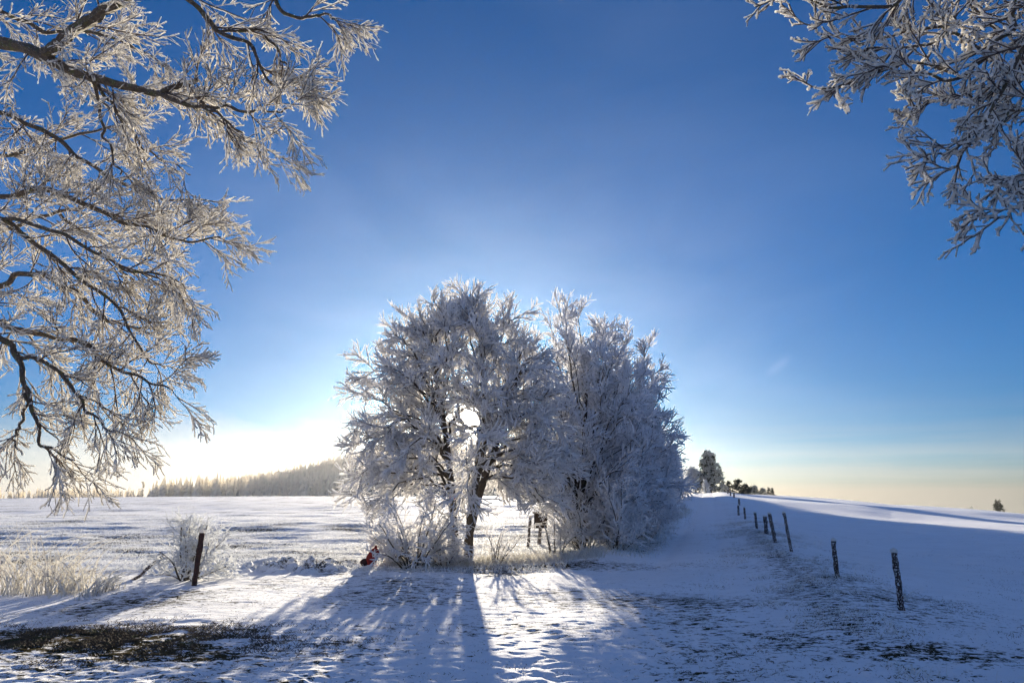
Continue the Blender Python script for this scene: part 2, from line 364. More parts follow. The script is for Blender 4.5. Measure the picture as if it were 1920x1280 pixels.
def snow_mat(name, snow=(0.90, 0.91, 0.94), soil=(0.066, 0.043, 0.026), soil2=(0.055, 0.050, 0.022), fine=1.0):
    m, t, out = mat_new(name); pos0 = geo_pos(t)
    pos = VM(t, 'MULTIPLY', pos0, (0.6, 1.0, 1.0)).outputs[0]
    at = N(t, 'ShaderNodeAttribute'); at.attribute_name = 'bare'
    nA = noise(t, 9.0, 5, 0.65, pos); nB = noise(t, 34.0, 3, 0.6, pos); nC = noise(t, 1.3, 4, 0.6, pos)
    s = M(t, 'ADD', M(t, 'MULTIPLY', nA, 0.62), M(t, 'MULTIPLY', nB, 0.38))
    th = M(t, 'SUBTRACT', 0.69, M(t, 'MULTIPLY', at.outputs['Fac'], 0.30))
    mk = M(t, 'MULTIPLY', M(t, 'SUBTRACT', s, th), 16, clamp=True)
    base = ramp(t, nC, [(0.3, tuple(v * 0.93 for v in snow)), (0.65, snow)])
    dirt = ramp(t, nB, [(0.35, soil), (0.6, soil2)])
    hgt = M(t, 'ADD', M(t, 'MULTIPLY', nA, 0.6), M(t, 'MULTIPLY', noise(t, 60, 4, 0.7, pos), 0.35))
    bp = N(t, 'ShaderNodeBump'); bp.inputs['Strength'].default_value = 0.7 * fine; bp.inputs['Distance'].default_value = 0.12; L(t, hgt, bp.inputs['Height'])
    p = N(t, 'ShaderNodeBsdfPrincipled'); p.inputs['Roughness'].default_value = 0.9; p.inputs['Specular IOR Level'].default_value = 0.05
    L(t, base, p.inputs['Base Color']); L(t, bp.outputs[0], p.inputs['Normal'])
    d = N(t, 'ShaderNodeBsdfDiffuse'); L(t, dirt, d.inputs['Color']); L(t, bp.outputs[0], d.inputs['Normal'])
    ms = N(t, 'ShaderNodeMixShader'); L(t, mk, ms.inputs[0]); L(t, p.outputs[0], ms.inputs[1]); L(t, d.outputs[0], ms.inputs[2]); L(t, ms.outputs[0], out.inputs[0]); return m
snow_lane = snow_mat('snow_trodden', fine=0.8)
snow_field = snow_mat('snow_on_field', fine=1.2)
snow_verge = snow_mat('snow_on_verge')

# ------------------------------------------------------------------ ground
def build_ground():
    azs = np.concatenate([np.arange(-180, -44, 4.0), np.arange(-44, 44.01, 0.085), np.arange(46, 180, 4.0)])
    azs = np.radians(azs)
    rs = np.concatenate([[0.02, 1.0, 2.0], 3.0 * np.exp(np.arange(0, math.log(6 / 3.0), 0.0068)), 6.0 * np.exp(np.arange(0, math.log(24 / 6.0), 0.0038)), 24.0 * np.exp(np.arange(0, math.log(1450 / 24.0), 0.0068))])
    A, Rr = np.meshgrid(azs, rs)
    X = Rr * np.sin(A); Y = Rr * np.cos(A)
    cell = Rr * np.where(Rr < 24, 0.0042, 0.0068)
    Z = terrain(X, Y) + micro(X, Y, cell) * (Rr > 2.5)
    V = np.stack([X, Y, Z], -1).reshape(-1, 3)
    nr, na = X.shape
    i = np.arange(nr - 1)[:, None] * na; j = np.arange(na)[None, :]; j2 = (j + 1) % na
    Q = np.stack([i + j, i + j2, i + na + j2, i + na + j], -1).reshape(-1, 4)[:, ::-1]
    cx = X[:-1].ravel(); cy = Y[:-1].ravel()
    lane = lane_mask(cx, cy) > 0.5; fld = (field_mask(cx, cy) > 0.5) & ~lane
    far = np.hypot(cx, cy) > 330
    rest = ~(lane | fld) & ~far; fld = fld & ~far; lane = lane & ~far
    x, y = V[:, 0], V[:, 1]
    def blob(px, py, sx, sy):
        gx, gy = G(px, py); return np.exp(-((x - gx) / sx) ** 2 - ((y - gy) / sy) ** 2)
    bare = 1.5 * np.maximum.reduce([blob(60, 1195, 1.5, 0.75), blob(190, 1205, 1.3, 0.8), blob(290, 1222, 0.9, 0.6), blob(380, 1232, 0.5, 0.3)])
    bare = np.minimum(bare, 0.93)
    w = np.exp(-((x - fence_x(y) + 1.0) / 1.0) ** 2) * sstep(7, 10, y) * (1 - sstep(30, 45, y))
    bare = np.maximum(bare, 0.68 * w)
    bare = np.maximum(bare, 0.72 * blob(1480, 1200, 1.5, 1.6)); bare = np.maximum(bare, 0.85 * blob(1750, 1225, 2.2, 0.8))
    bare = np.maximum(bare, 0.55 * blob(470, 1165, 1.2, 0.6)); bare = np.maximum(bare, 0.42 * blob(780, 1130, 2.5, 0.7))
    bare = np.maximum(bare, np.maximum(0.64 * blob(1050, 1120, 2.6, 3.0), 0.6 * blob(960, 1180, 2.0, 2.2))); bare = np.maximum(bare, 0.5 * blob(1560, 1262, 2.0, 0.6))
    bare = np.maximum(bare, 0.47 + 0.55 * fbm(x, y, 2.2, 4, 61)) * (1 - 0.35 * sstep(24, 60, y)) + 0.20 * field_mask(x, y)
    bare = bare * (1 - 0.6 * sstep(-0.2, 2.5, x - fence_x(y) - 0.6 * fbm(x, y, 1.5, 2, 62)))
    bare = bare * (1 - 0.45 * sstep(-1.8, -0.6, x - lane_cx(y)) * (1 - sstep(0.6, 1.8, x - lane_cx(y))) * sstep(17, 22, y))
    for nm, msk, mt in (('lane', lane, snow_lane), ('field', fld, snow_field), ('ground', rest, snow_verge), ('hills', far, snow_field)):
        q = Q[msk]; used, inv = np.unique(q, return_inverse=True)
        o = mesh_np(nm, V[used], inv.reshape(-1, 4), mt, smooth=True)
        a = o.data.attributes.new('bare', 'FLOAT', 'POINT'); a.data.foreach_set('value', bare[used].astype(np.float32))
        tag(o, kind='structure')
build_ground()

# ------------------------------------------------------------------ frosted trees
def sun_gap(P, rad):
    """True for polylines that stay clear of the opening low in the crown through which the sun stands"""
    o = np.array([0, 0, EYE]); v = P - o; t = (v * SUN).sum(-1, keepdims=True)
    return (np.linalg.norm(v - t * SUN, axis=-1) > rad).all(1)

def tubes(geo, P, Rd, K, rng, jit, n=None):
    if n:
        P2 = resample(P, n); m = P.shape[1]
        R2 = np.stack([np.interp(np.linspace(0, m - 1, n), np.arange(m), r) for r in Rd]) if len(Rd) < 40 else Rd[:, [0]] + (Rd[:, [-1]] - Rd[:, [0]]) * np.linspace(0, 1, n)[None]
    else: P2, R2 = P, Rd
    geo.add(*sweep(P2, R2, K, rng, jit))
def rime_fingers(geo, P, r0, rng, n, K=5, jit=0.3, tip=0.62):
    P2 = resample(P, n); R2 = r0[:, None] * np.linspace(1, tip, n)[None] * rng.uniform(0.72, 1.28, (len(P), n)); R2[:, -1] *= 0.4; R2[:, 0] *= 0.6
    geo.add(*sweep(P2, R2, K, rng, jit))

def tl(pts, d, base=None):
    out = [AT(p[0], p[1], d) for p in pts]
    gx, gy = out[0][0], out[0][1]
    out[0] = np.array([gx, gy, tz(gx, gy) - 0.15]); return np.array(out)
def dome_tree(name, label, group, stems, cen, rad, nsc, seed, mats, stem_r=0.12, fork=(0.25, 0.9), el0=-0.5, droop=0.5, k=(9, 8, 6), Ls=(1.1, 0.55, 0.27),
              rt=0.02, gap=None, up=0.02, sides=5, lump=0.14, clear=None, cone=0.1, lowcut=None):
    """stems: lower stems; scaffold limbs run from them to points spread over a domed crown surface"""
    rg = np.random.default_rng(seed); st = [resample(np.array([q], float), 12)[0] for q in stems]
    loc = np.array([np.mean([q[0][0] for q in st]), np.mean([q[0][1] for q in st]), 0]); loc[2] = tz(loc[0], loc[1])
    root = empty(name, tuple(loc), label, 'tree', group); wood = Geo(); ice = Geo()
    SR = np.linspace(stem_r, stem_r * 0.3, 12)[None] * rg.uniform(0.8, 1.1, (len(st), 1))
    wood.add(*sweep(resample(np.array(st), 22) + 0 - loc, np.stack([np.interp(np.linspace(0, 11, 22), np.arange(12), q) for q in SR]) , 9, rg, 0.10))
    i = np.arange(nsc) + 0.5; el = np.arcsin(np.sin(el0) + (1 - np.sin(el0)) * (1 - i / nsc)); az = i * 2.39996 + rg.uniform(0, 6)
    az = az + rg.normal(size=nsc) * 0.15
    f = 1 + lump * rg.uniform(-1, 1, nsc)
    wide = 1.08 - cone * np.maximum(np.sin(el), 0)
    tgt = np.array(cen) + np.stack([rad[0] * wide * np.cos(el) * np.cos(az), rad[1] * wide * np.cos(el) * np.sin(az), rad[2] * np.sin(el) * np.where(el < 0, 0.8, 1.0)], -1) * f[:, None]
    sc = []
    for t_, e in zip(tgt, el):
        q = st[np.argmin([np.linalg.norm(z_[7, :2] - t_[:2]) + rg.uniform(0, 0.9) for z_ in st])]
        ff = np.clip(fork[0] + (fork[1] - fork[0]) * (e - el0) / (1.57 - el0) * rg.uniform(0.65, 1.0), 0.05, 0.97) * 11
        a_ = q[int(ff)] + (q[min(int(ff) + 1, 11)] - q[int(ff)]) * (ff % 1)
        d = t_ - a_; hor = np.array([d[0], d[1], 0]); L_ = np.linalg.norm(d)
        rise = 0.10 + (droop if e < 0.2 else 0.0) * 0.5
        m1 = a_ + d * 0.3 + np.array([0, 0, L_ * rise * 0.55]) - hor * 0.05; m2 = a_ + d * 0.68 + np.array([0, 0, L_ * rise * 0.60])
        c = resample(np.array([[a_, m1, m2, t_]]), 10)[0]; c[1:-1] += rg.normal(size=(8, 3)) * 0.03 * L_ ** 0.5; sc.append(c)
    S = np.array(sc); SRr = np.linspace(0.045, 0.012, 10)[None] * rg.uniform(0.7, 1.15, (nsc, 1)) * stem_r / 0.12
    slen = np.linalg.norm(S[:, 1:] - S[:, :-1], axis=2).sum(1)
    if gap: mk = sun_gap(S, gap * 0.5); S, SRr, slen = S[mk], SRr[mk], slen[mk]
    wood.add(*sweep(S - loc, SRr, 6, rg, 0.15))
    P1, R1 = grow(rg, S, SRr, k[0], 0.18, 1.0, lambda t: Ls[0] * (1.2 - 0.55 * t), 0.72, npts=7, jit=0.09, trop=up, rfac=0.5, rtip=0.35, rmax=0.02)
    if gap: P1, R1 = keep(P1, R1, sun_gap(P1, gap * 0.8))
    P2, R2 = grow(rg, P1, R1, k[1], 0.12, 1.0, lambda t: Ls[1] * (1.2 - 0.5 * t), 0.62, npts=6, jit=0.06, trop=up, rfac=0.7, rtip=0.5)
    if gap: P2, R2 = keep(P2, R2, sun_gap(P2, gap))
    P3, R3 = grow(rg, P2, R2, k[2], 0.12, 1.0, lambda t: Ls[2] * (1.15 - 0.35 * t), 0.62, npts=4, jit=0.05, trop=up, rfac=0.7)
    if gap: P3, R3 = keep(P3, R3, sun_gap(P3, gap))
    def fl(P, R_):
        low = terrain(P[:, -1, 0], P[:, -1, 1]) + 0.03
        if clear: 
            wx_ = P[:, -1, 0]; kk = np.where((wx_ > 0.45) & (wx_ < 1.25), 1.15, rg.uniform(0.15, 1.05, len(P)))
            low = low + clear[1] * kk * sstep(clear[0] - 0.3, clear[0] + 0.3, wx_)
        if lowcut: low = low + lowcut[1] * (P[:, -1, 0] < lowcut[0])
        return keep(P, R_, P[:, -1, 2] > low)
    P1, R1 = fl(P1, R1); P2, R2 = fl(P2, R2); P3, R3 = fl(P3, R3)
    wood.add(*sweep(P1 - loc, np.maximum(R1, 0.010), 5, rg, 0.15)); wood.add(*sweep(P2 - loc, np.maximum(R2, 0.007), 4, rg, 0.1))
    bk = np.array([-0.3, 0.45, 0.75])
    for P, n_, w, off in ((S[:, 3:], 16, 1.3, 0.030), (P1, 12, 1.1, 0.016), (P2, 8, 1.0, 0.010), (P3, 5, 0.92, 0.0)):
        rime_fingers(ice, P - loc + bk * off, rg.uniform(0.65, 1.25, len(P)) * rt * w, rg, n_, sides)
    wood.build('trunk', mats[0], root); ice.build('crown', mats[1], root); return root
A_tr = [tl([(856, 1040), (850, 960), (843, 880), (832, 790), (815, 700), (806, 630)], 21.8),
        tl([(876, 1046), (884, 960), (898, 870), (912, 800), (905, 700), (900, 620)], 21.2),
        tl([(868, 1043), (898, 930), (925, 850), (950, 780), (968, 700), (980, 640)], 22.8)]
cA = AT(862, 812, 21.9)
dome_tree('frosted_tree', 'broad frost-covered tree with the low sun shining through its crown', 'frosted trees of the hedgerow', A_tr,
          cA, (3.1, 2.6, 4.2), 60, 7, (bark, rime), stem_r=0.125, fork=(0.26, 1.0), el0=-0.72, gap=0.19, rt=0.0215, up=0.006, k=(8, 7, 5), Ls=(1.05, 0.6, 0.32), lump=0.12, cone=0.46, clear=(A_tr[1][0][0] + 0.35, 1.3))

def hedge_tree(name, label, group, x, y, H, seed, spread=2.6, stems=4, mats=None, nsc=46, lowcut=None):
    rg = np.random.default_rng(seed); z0 = tz(x, y); tr = []
    for q in range(stems):
        a = q * 2 * math.pi / stems + rg.uniform(-0.4, 0.4); sp = spread * rg.uniform(0.22, 0.42); h = H * rg.uniform(0.6, 0.75)
        dx, dy = math.cos(a) * sp, math.sin(a) * sp
        tr.append(np.array([[x + dx * 0.15, y + dy * 0.15, z0 - 0.15], [x + dx * 0.4, y + dy * 0.4, z0 + h * 0.33], [x + dx * 0.7, y + dy * 0.7, z0 + h * 0.66], [x + dx, y + dy, z0 + h]]))
    return dome_tree(name, label, group, tr, (x, y, z0 + H * 0.42), (spread, spread * 0.9, H * 0.54), nsc, seed, mats or (bark, rime_hedge), stem_r=0.10,
                     fork=(0.03, 1.0), el0=-0.85, droop=0.15, rt=0.0215, up=0.045, sides=4, lump=0.16, Ls=(0.95, 0.55, 0.32), k=(8, 6, 5), lowcut=lowcut)

GH = 'frosted trees of the hedgerow'
bx, by = 2.3, 25.8
tB = hedge_tree('frosted_tree', 'frosted tree just right of the broad tree the sun shines through', GH, bx, by, 8.3, 11, 2.35, 5, lowcut=(1.75, 1.7))
tC = hedge_tree('frosted_tree', 'frosted tree with upright brush-like tips, highest crown at the lane corner', GH, 3.6, 29.0, 8.5, 12, 2.7, 6)
tD = hedge_tree('frosted_tree', 'frosted tree whose feathery tips reach farthest right over the shaded lane', GH, 4.45, 33.0, 8.3, 13, 2.5, 6)
protos = [tB, tC, tD]
def copy_tree(o, parent=None):
    c = o.copy(); C.objects.link(c)
    if parent: c.parent = parent
    for ch in o.children: copy_tree(ch, c)
    return c
ys = [37.5, 42.5, 48, 54, 60.5, 67, 74, 81, 88, 95, 102, 109, 116]
for k, yy in enumerate(ys):
    c = copy_tree(protos[k % 3]); xx = hedge_x(yy) - 0.3 + random.Random(k).uniform(-0.4, 0.4) - 1.9 - 0.014 * yy
    c.location = (xx, yy, float(terrain(xx, yy))); c.rotation_euler = (0, 0, k * 1.9 + 0.7); s = 0.86 + 0.12 * ((k * 37) % 10) / 10 + 0.02 * (k > 3)
    c.scale = (s, s, s)
    c['label'] = 'frosted hedgerow tree in the receding row beyond the lane corner'

# ------------------------------------------------------------------ shrubs
def shrub(name, label, x, y, H, W, seed, stems=16, group=None, mats=None, rt=0.022, droop=-0.08, cat='shrub', L3=0.22, k2=8, k3=6, ang=1.0):
    rg = np.random.default_rng(seed); z0 = tz(x, y); root = empty(name, (x, y, z0), label, cat, group); loc = np.array([x, y, z0])
    wood = Geo(); ice = Geo()
    a = rg.uniform(0, 2 * math.pi, stems); tilt = rg.uniform(0.1, ang, stems)
    D = np.stack([np.cos(a) * np.sin(tilt), np.sin(a) * np.sin(tilt), np.cos(tilt)], -1)
    S = loc + np.stack([np.cos(a), np.sin(a), 0 * a], -1) * rg.uniform(0, W * 0.16, (stems, 1)); S[:, 2] -= 0.05
    Ln = rg.uniform(0.7, 1.15, stems) * np.where(tilt > 0.6, W * 0.6, H)
    pts = [S]
    for s in range(7):
        D = norm(D + 0.08 * rg.normal(size=D.shape) + np.array([0, 0, droop])); pts.append(pts[-1] + D * (Ln / 7)[:, None])
    P0 = np.stack(pts, 1); R0 = np.linspace(0.022, 0.008, 8)[None] * np.ones((stems, 1))
    wood.add(*sweep(P0 - loc, R0, 5, rg, 0.1))
    P1, R1 = grow(rg, P0, R0, k2, 0.2, 1.0, lambda t: H * 0.36 * (1.2 - 0.5 * t), 0.7, npts=6, jit=0.14, trop=droop * 0.6, rfac=0.7)
    P2, R2 = grow(rg, P1, R1, k3, 0.1, 1.0, L3, 0.75, npts=4, jit=0.14, trop=droop * 0.4, rfac=0.7)
    for q, n, f in ((P0, 12, 1.1), (P1, 8, 1.0), (P2, 5, 0.85)):
        mm = q[:, -1, 2] > terrain(q[:, -1, 0], q[:, -1, 1]) + 0.0
        q = q[mm]; rime_fingers(ice, q - loc + np.array([0, 0, 0.006]), rg.uniform(0.6, 1.2, len(q)) * rt * f, rg, n, 5)
    wood.build('stem', (mats or (bark, rime))[0], root); ice.build('crown', (mats or (bark, rime))[1], root)
    return root
GS = 'frosted shrubs at the foot of the hedgerow'
def shrub_px(px, py, hpx, wpx, *a, **k):
    x, y = G(px, py); s = y / F_PX
    return shrub(a[0], a[1], x, y, hpx * s, wpx * s, *a[2:], **k)
shrub_px(778, 1062, 125, 170, 'frosted_shrub', 'drooping frosted shrub crowding the left foot of the broad sunlit tree', 21, stems=26, group=GS, rt=0.02)
shrub_px(832, 1060, 45, 80, 'frosted_shrub', 'low frosted shrub hugging the twin trunks of the broad tree', 22, stems=14, group=GS, rt=0.017)
shrub_px(742, 1058, 60, 60, 'frosted_shrub', 'small sparse frosted shrub right beside the red sack', 23, stems=9, group=GS, rt=0.014)
shrub_px(926, 1056, 66, 80, 'frosted_shrub', 'sparse frosted sapling just right of the twin trunks', 28, stems=7, group=GS, rt=0.013, k2=5, k3=4, droop=0.0, ang=0.6)
shrub_px(1042, 1044, 80, 70, 'frosted_shrub', 'thin frosted sapling right below the dark box on its post', 29, stems=6, group=GS, rt=0.013, k2=5, k3=4, droop=0.0, ang=0.5)  # sapling added to break up the lit snow with streaks of shade
shrub_px(1095, 1034, 120, 110, 'frosted_shrub', 'tangled frosted shrub left of the lane corner, right of the dark box on its post', 24, stems=20, group=GS, rt=0.02, droop=-0.03)
shrub_px(1150, 1030, 130, 130, 'frosted_shrub', 'frosted shrub at the very corner where the lane leaves the crossing', 25, stems=22, group=GS, rt=0.022, droop=-0.02)
sE = shrub_px(1205, 1008, 110, 120, 'frosted_shrub', 'frosted shrub overhanging the lane edge beyond the corner shrub', 26, stems=22, group=GS, rt=0.024, droop=-0.01)
for k in range(12):
    yy = 36 + k * 6.2; c = copy_tree(sE); xx = hedge_x(yy) - 1.5 - 0.012 * yy; c.location = (xx, yy, float(terrain(xx, yy))); c.rotation_euler = (0, 0, k * 2.3); s = 1.15 + 0.25 * (k % 3); c.scale = (s, s, s)
    c['label'] = 'frosted undergrowth shrub in the shaded row along the left lane edge'
rime_sun = rime_mat('rime_sunlit', (0.86, 0.87, 0.88), 0.45, core=(0.08, 0.06, 0.04), core_amt=0.36)
shrub_px(350, 1086, 104, 122, 'frosted_shrub', 'round frosted shrub growing around the dark metal post in the left field', 27, stems=22, group=None, rt=0.016, droop=-0.06, k2=9, mats=(bark, rime_sun))

# ------------------------------------------------------------------ near trees whose branches hang into the picture
def near_tree(label, trunk, limbs, seed, k1, k2, k3, rt=0.010, up=0.0, group=None, l1=0.75, wrap=0.9, frosting=1.0, trans_mat=None, bounds=None):
    rg = np.random.default_rng(seed); loc = np.array([trunk[0][0], trunk[0][1], float(terrain(trunk[0][0], trunk[0][1]))])
    root = empty('overhanging_tree', loc, label, 'tree', group)
    tg = Geo(); TP = resample(np.array([trunk], float), 16); tg.add(*sweep(TP - loc, np.linspace(0.24, 0.07, 16)[None], 12, rg, 0.06))
    tg.build('trunk', bark_limb, root, smooth=True)
    ice = Geo(); tw = Geo(); big = Geo()
    LP = []; LR = []
    for pts, r0, r1 in limbs:
        p = np.array(pts, float); n = 16
        q = resample(p[None], n)[0]; q[1:-1] += rg.normal(size=(n - 2, 3)) * 0.018
        LP.append(q); LR.append(np.linspace(r0, r1, n))
    LP = np.array(LP); LR = np.array(LR)
    qs = resample(LP, 60); rs_ = np.stack([np.interp(np.linspace(0, 15, 60), np.arange(16), r) for r in LR])
    rs_ = rs_ * rg.uniform(0.9, 1.12, rs_.shape)
    big.add(*sweep(qs - loc, rs_, 8, rg, 0.10))
    big.build('limb', bark_limb, root)
    A1, B1 = [], []
    for q, r_ in zip(LP, LR):
        ln = np.linalg.norm(q[1:] - q[:-1], axis=1).sum()
        p_, x_ = grow(rg, q[None], r_[None], max(3, int(k1 * ln)), 0.08, 1.0, lambda t: min(l1, 0.22 * ln + 0.22) * (1.2 - 0.55 * t), 0.7, npts=9, jit=0.11, trop=up, rfac=0.55, rtip=0.3, rmax=0.012)
        A1.append(p_); B1.append(x_)
    P1, R1 = np.concatenate(A1), np.concatenate(B1)
    P2, R2 = grow(rg, P1, R1, k2, 0.12, 1.0, lambda t: l1 * 0.5 * (1.2 - 0.6 * t), 0.5, npts=6, jit=0.07, trop=up, rfac=0.75, rtip=0.4, rmax=0.006)
    P3, R3 = grow(rg, P2, R2, k3, 0.15, 1.0, lambda t: l1 * 0.19 * (1.2 - 0.4 * t), 0.6, npts=5, jit=0.09, trop=up, rfac=0.75, rtip=0.5, rmax=0.0035)
    if bounds is not None:
        P1, R1 = keep(P1, R1, bounds(P1)); P2, R2 = keep(P2, R2, bounds(P2)); P3, R3 = keep(P3, R3, bounds(P3))
    R1 = np.maximum(R1, 0.0055); R2 = np.maximum(R2, 0.0042); R3 = np.maximum(R3, 0.0030)
    for P, Rd, n, K in ((P1, R1, 16, 6), (P2, R2, 8, 5), (P3, R3, 5, 4)):
        tw.add(*sweep(resample(P, n), Rd[:, [0]] + (Rd[:, [-1]] - Rd[:, [0]]) * np.linspace(0, 1, n)[None], K, rg, 0.05))
    tw.V = [v - loc.astype(np.float32) for v in tw.V]
    # rime grows on the windward and upper side of every twig, leaving some bark bare
    wind = norm(np.array([-0.55, 0.45, 0.7]))
    for P, Rd, n, f in ((P1, R1, 40, 1.0), (P2, R2, 20, 1.0), (P3, R3, 10, 1.0)):
        B = len(P); q = resample(P, n)
        r = Rd[:, [0]] + (Rd[:, [-1]] - Rd[:, [0]]) * np.linspace(0, 1, n)[None]
        th = rt * rg.uniform(0.45, 1.25, (B, 1)) * rg.uniform(0.55, 1.35, (B, n)) * frosting
        th = th * (0.8 + 0.5 * np.linspace(0, 1, n)[None])
        rr = r * 0.35 + th; rr[:, -1] *= 0.4; rr[:, 0] *= 0.5
        off = (wrap * (r + th))[..., None] * norm(wind + 0.35 * rg.normal(size=(B, 1, 3)))
        ice.add(*sweep(q + off - loc, rr, 6, rg, 0.28))
    # rime ridge on the upper side of the limbs
    n = 120; q = resample(LP, n); r = np.stack([np.interp(np.linspace(0, 15, n), np.arange(16), x) for x in LR])
    th = np.clip(rg.uniform(-0.3, 1.0, r.shape), 0.02, 1) * 0.016
    ice.add(*sweep(q + ((r * 0.75)[..., None]) * wind - loc, r * 0.45 + th, 7, rg, 0.25))
    tw.build('twig', twig_mat, root); ice.build('frost', trans_mat or rime_near, root)
    return root

def lim(pts, r0, r1): return ([AT(px, py, d) for px, py, d in pts], r0, r1)
LS = 1.4
def liml(pts, r0, r1): return lim([(a - 0.06 * max(a, 0), b - 0.07 * max(b - 300, 0), c * LS) for a, b, c in pts], r0 * LS, r1 * LS)
left_limbs = [
    liml([(-160, 40, 7.2), (0, 78, 6.8), (100, 110, 6.6), (200, 152, 6.4), (310, 172, 6.3), (395, 150, 6.2)], 0.07, 0.02),
    liml([(90, 100, 6.6), (150, 55, 6.3), (220, 15, 6.0), (300, -30, 5.8), (380, -90, 5.7)], 0.06, 0.04),
    liml([(300, 172, 6.3), (360, 195, 6.2), (430, 200, 6.1), (500, 205, 6.0), (550, 210, 5.9), (578, 204, 5.9)], 0.022, 0.006),
    liml([(330, -60, 5.8), (380, 5, 5.8), (445, 60, 5.8), (495, 85, 5.9), (520, 130, 6.0), (550, 162, 6.0), (590, 160, 6.0)], 0.026, 0.006),
    liml([(540, -60, 5.9), (560, 20, 6.0), (620, 35, 6.0), (650, 28, 6.0), (672, 36, 6.0)], 0.022, 0.006),
    liml([(440, 60, 5.8), (520, 60, 5.9), (560, 105, 6.0), (580, 140, 6.0), (605, 150, 6.0)], 0.014, 0.005),
    liml([(400, 190, 6.1), (450, 230, 6.1), (500, 265, 6.2), (550, 285, 6.2)], 0.014, 0.005),
    liml([(180, 150, 6.5), (195, 200, 6.6), (215, 270, 6.7), (240, 330, 6.7)], 0.02, 0.008),
    liml([(190, 150, 6.4), (250, 230, 6.6), (300, 290, 6.8), (380, 330, 6.9)], 0.018, 0.006),
    liml([(-120, 400, 8.0), (0, 372, 7.8), (100, 362, 7.6), (190, 398, 7.4), (290, 440, 7.3), (370, 462, 7.2), (440, 455, 7.2)], 0.038, 0.007),
    liml([(-100, 200, 8.3), (0, 210, 8.1), (90, 250, 8.0), (170, 300, 7.9), (250, 350, 7.8), (350, 380, 7.8), (430, 385, 7.8)], 0.034, 0.007),
    liml([(-100, 380, 7.9), (0, 420, 7.7), (70, 470, 7.6), (150, 530, 7.4), (230, 600, 7.3), (290, 690, 7.2), (330, 720, 7.2)], 0.032, 0.006),
    liml([(0, 420, 7.7), (100, 440, 7.3), (180, 480, 7.2), (250, 520, 7.1), (330, 530, 7.1), (370, 560, 7.1)], 0.022, 0.006),
    liml([(-120, 560, 8.3), (0, 552, 8.1), (60, 525, 8.0), (140, 560, 7.9), (210, 620, 7.8), (280, 640, 7.8), (320, 610, 7.8)], 0.04, 0.007),
    liml([(-120, 590, 7.6), (0, 625, 7.4), (80, 655, 7.3), (160, 665, 7.2), (230, 720, 7.1), (290, 740, 7.0), (345, 765, 7.0)], 0.036, 0.007),
    liml([(-60, 630, 7.2), (0, 655, 7.1), (30, 690, 7.0), (50, 760, 6.9), (75, 820, 6.8), (90, 880, 6.8), (150, 905, 6.8)], 0.036, 0.007),
    liml([(30, 690, 7.0), (100, 715, 6.9), (160, 780, 6.8), (200, 830, 6.7), (240, 850, 6.7)], 0.022, 0.006),
    liml([(50, 770, 6.9), (45, 830, 6.9), (30, 860, 6.9), (45, 895, 6.9)], 0.016, 0.006),
    liml([(-100, 300, 8.6), (30, 290, 8.5), (120, 260, 8.6), (220, 240, 8.7), (290, 215, 8.7)], 0.03, 0.008),
    liml([(-120, -60, 8.4), (0, 20, 8.4), (90, 60, 8.5), (180, 60, 8.5), (270, 90, 8.5), (340, 130, 8.5)], 0.034, 0.008),
    liml([(-60, 480, 8.7), (60, 420, 8.7), (160, 400, 8.8), (260, 420, 8.8), (350, 450, 8.8)], 0.028, 0.007),
    liml([(120, 410, 7.6), (190, 470, 7.7), (260, 540, 7.8), (330, 560, 7.8)], 0.018, 0.006),
]
def screen(P):
    v = P - np.array([0, 0, EYE]); f = v[..., 1] * math.cos(PITCH) + v[..., 2] * math.sin(PITCH); u = -v[..., 1] * math.sin(PITCH) + v[..., 2] * math.cos(PITCH)
    return 960 + F_PX * v[..., 0] / f, 640 - F_PX * u / f
near_tree('frost-laden tree arching in from the left edge with a mossy dark limb', [(-11.3, 11.4, -0.2), (-11.2, 11.3, 1.5), (-10.8, 11.2, 3.6), (-10.1, 10.9, 6.0), (-9.5, 10.4, 8.2), (-9.2, 9.8, 10.4)],
          left_limbs, 31, 3.8, 7, 6, rt=0.0068, up=-0.015, l1=0.98)
_L0 = lim
def lim(pts, r0, r1): return _L0([(a + 55, b - 32, c) for a, b, c in pts], r0, r1)
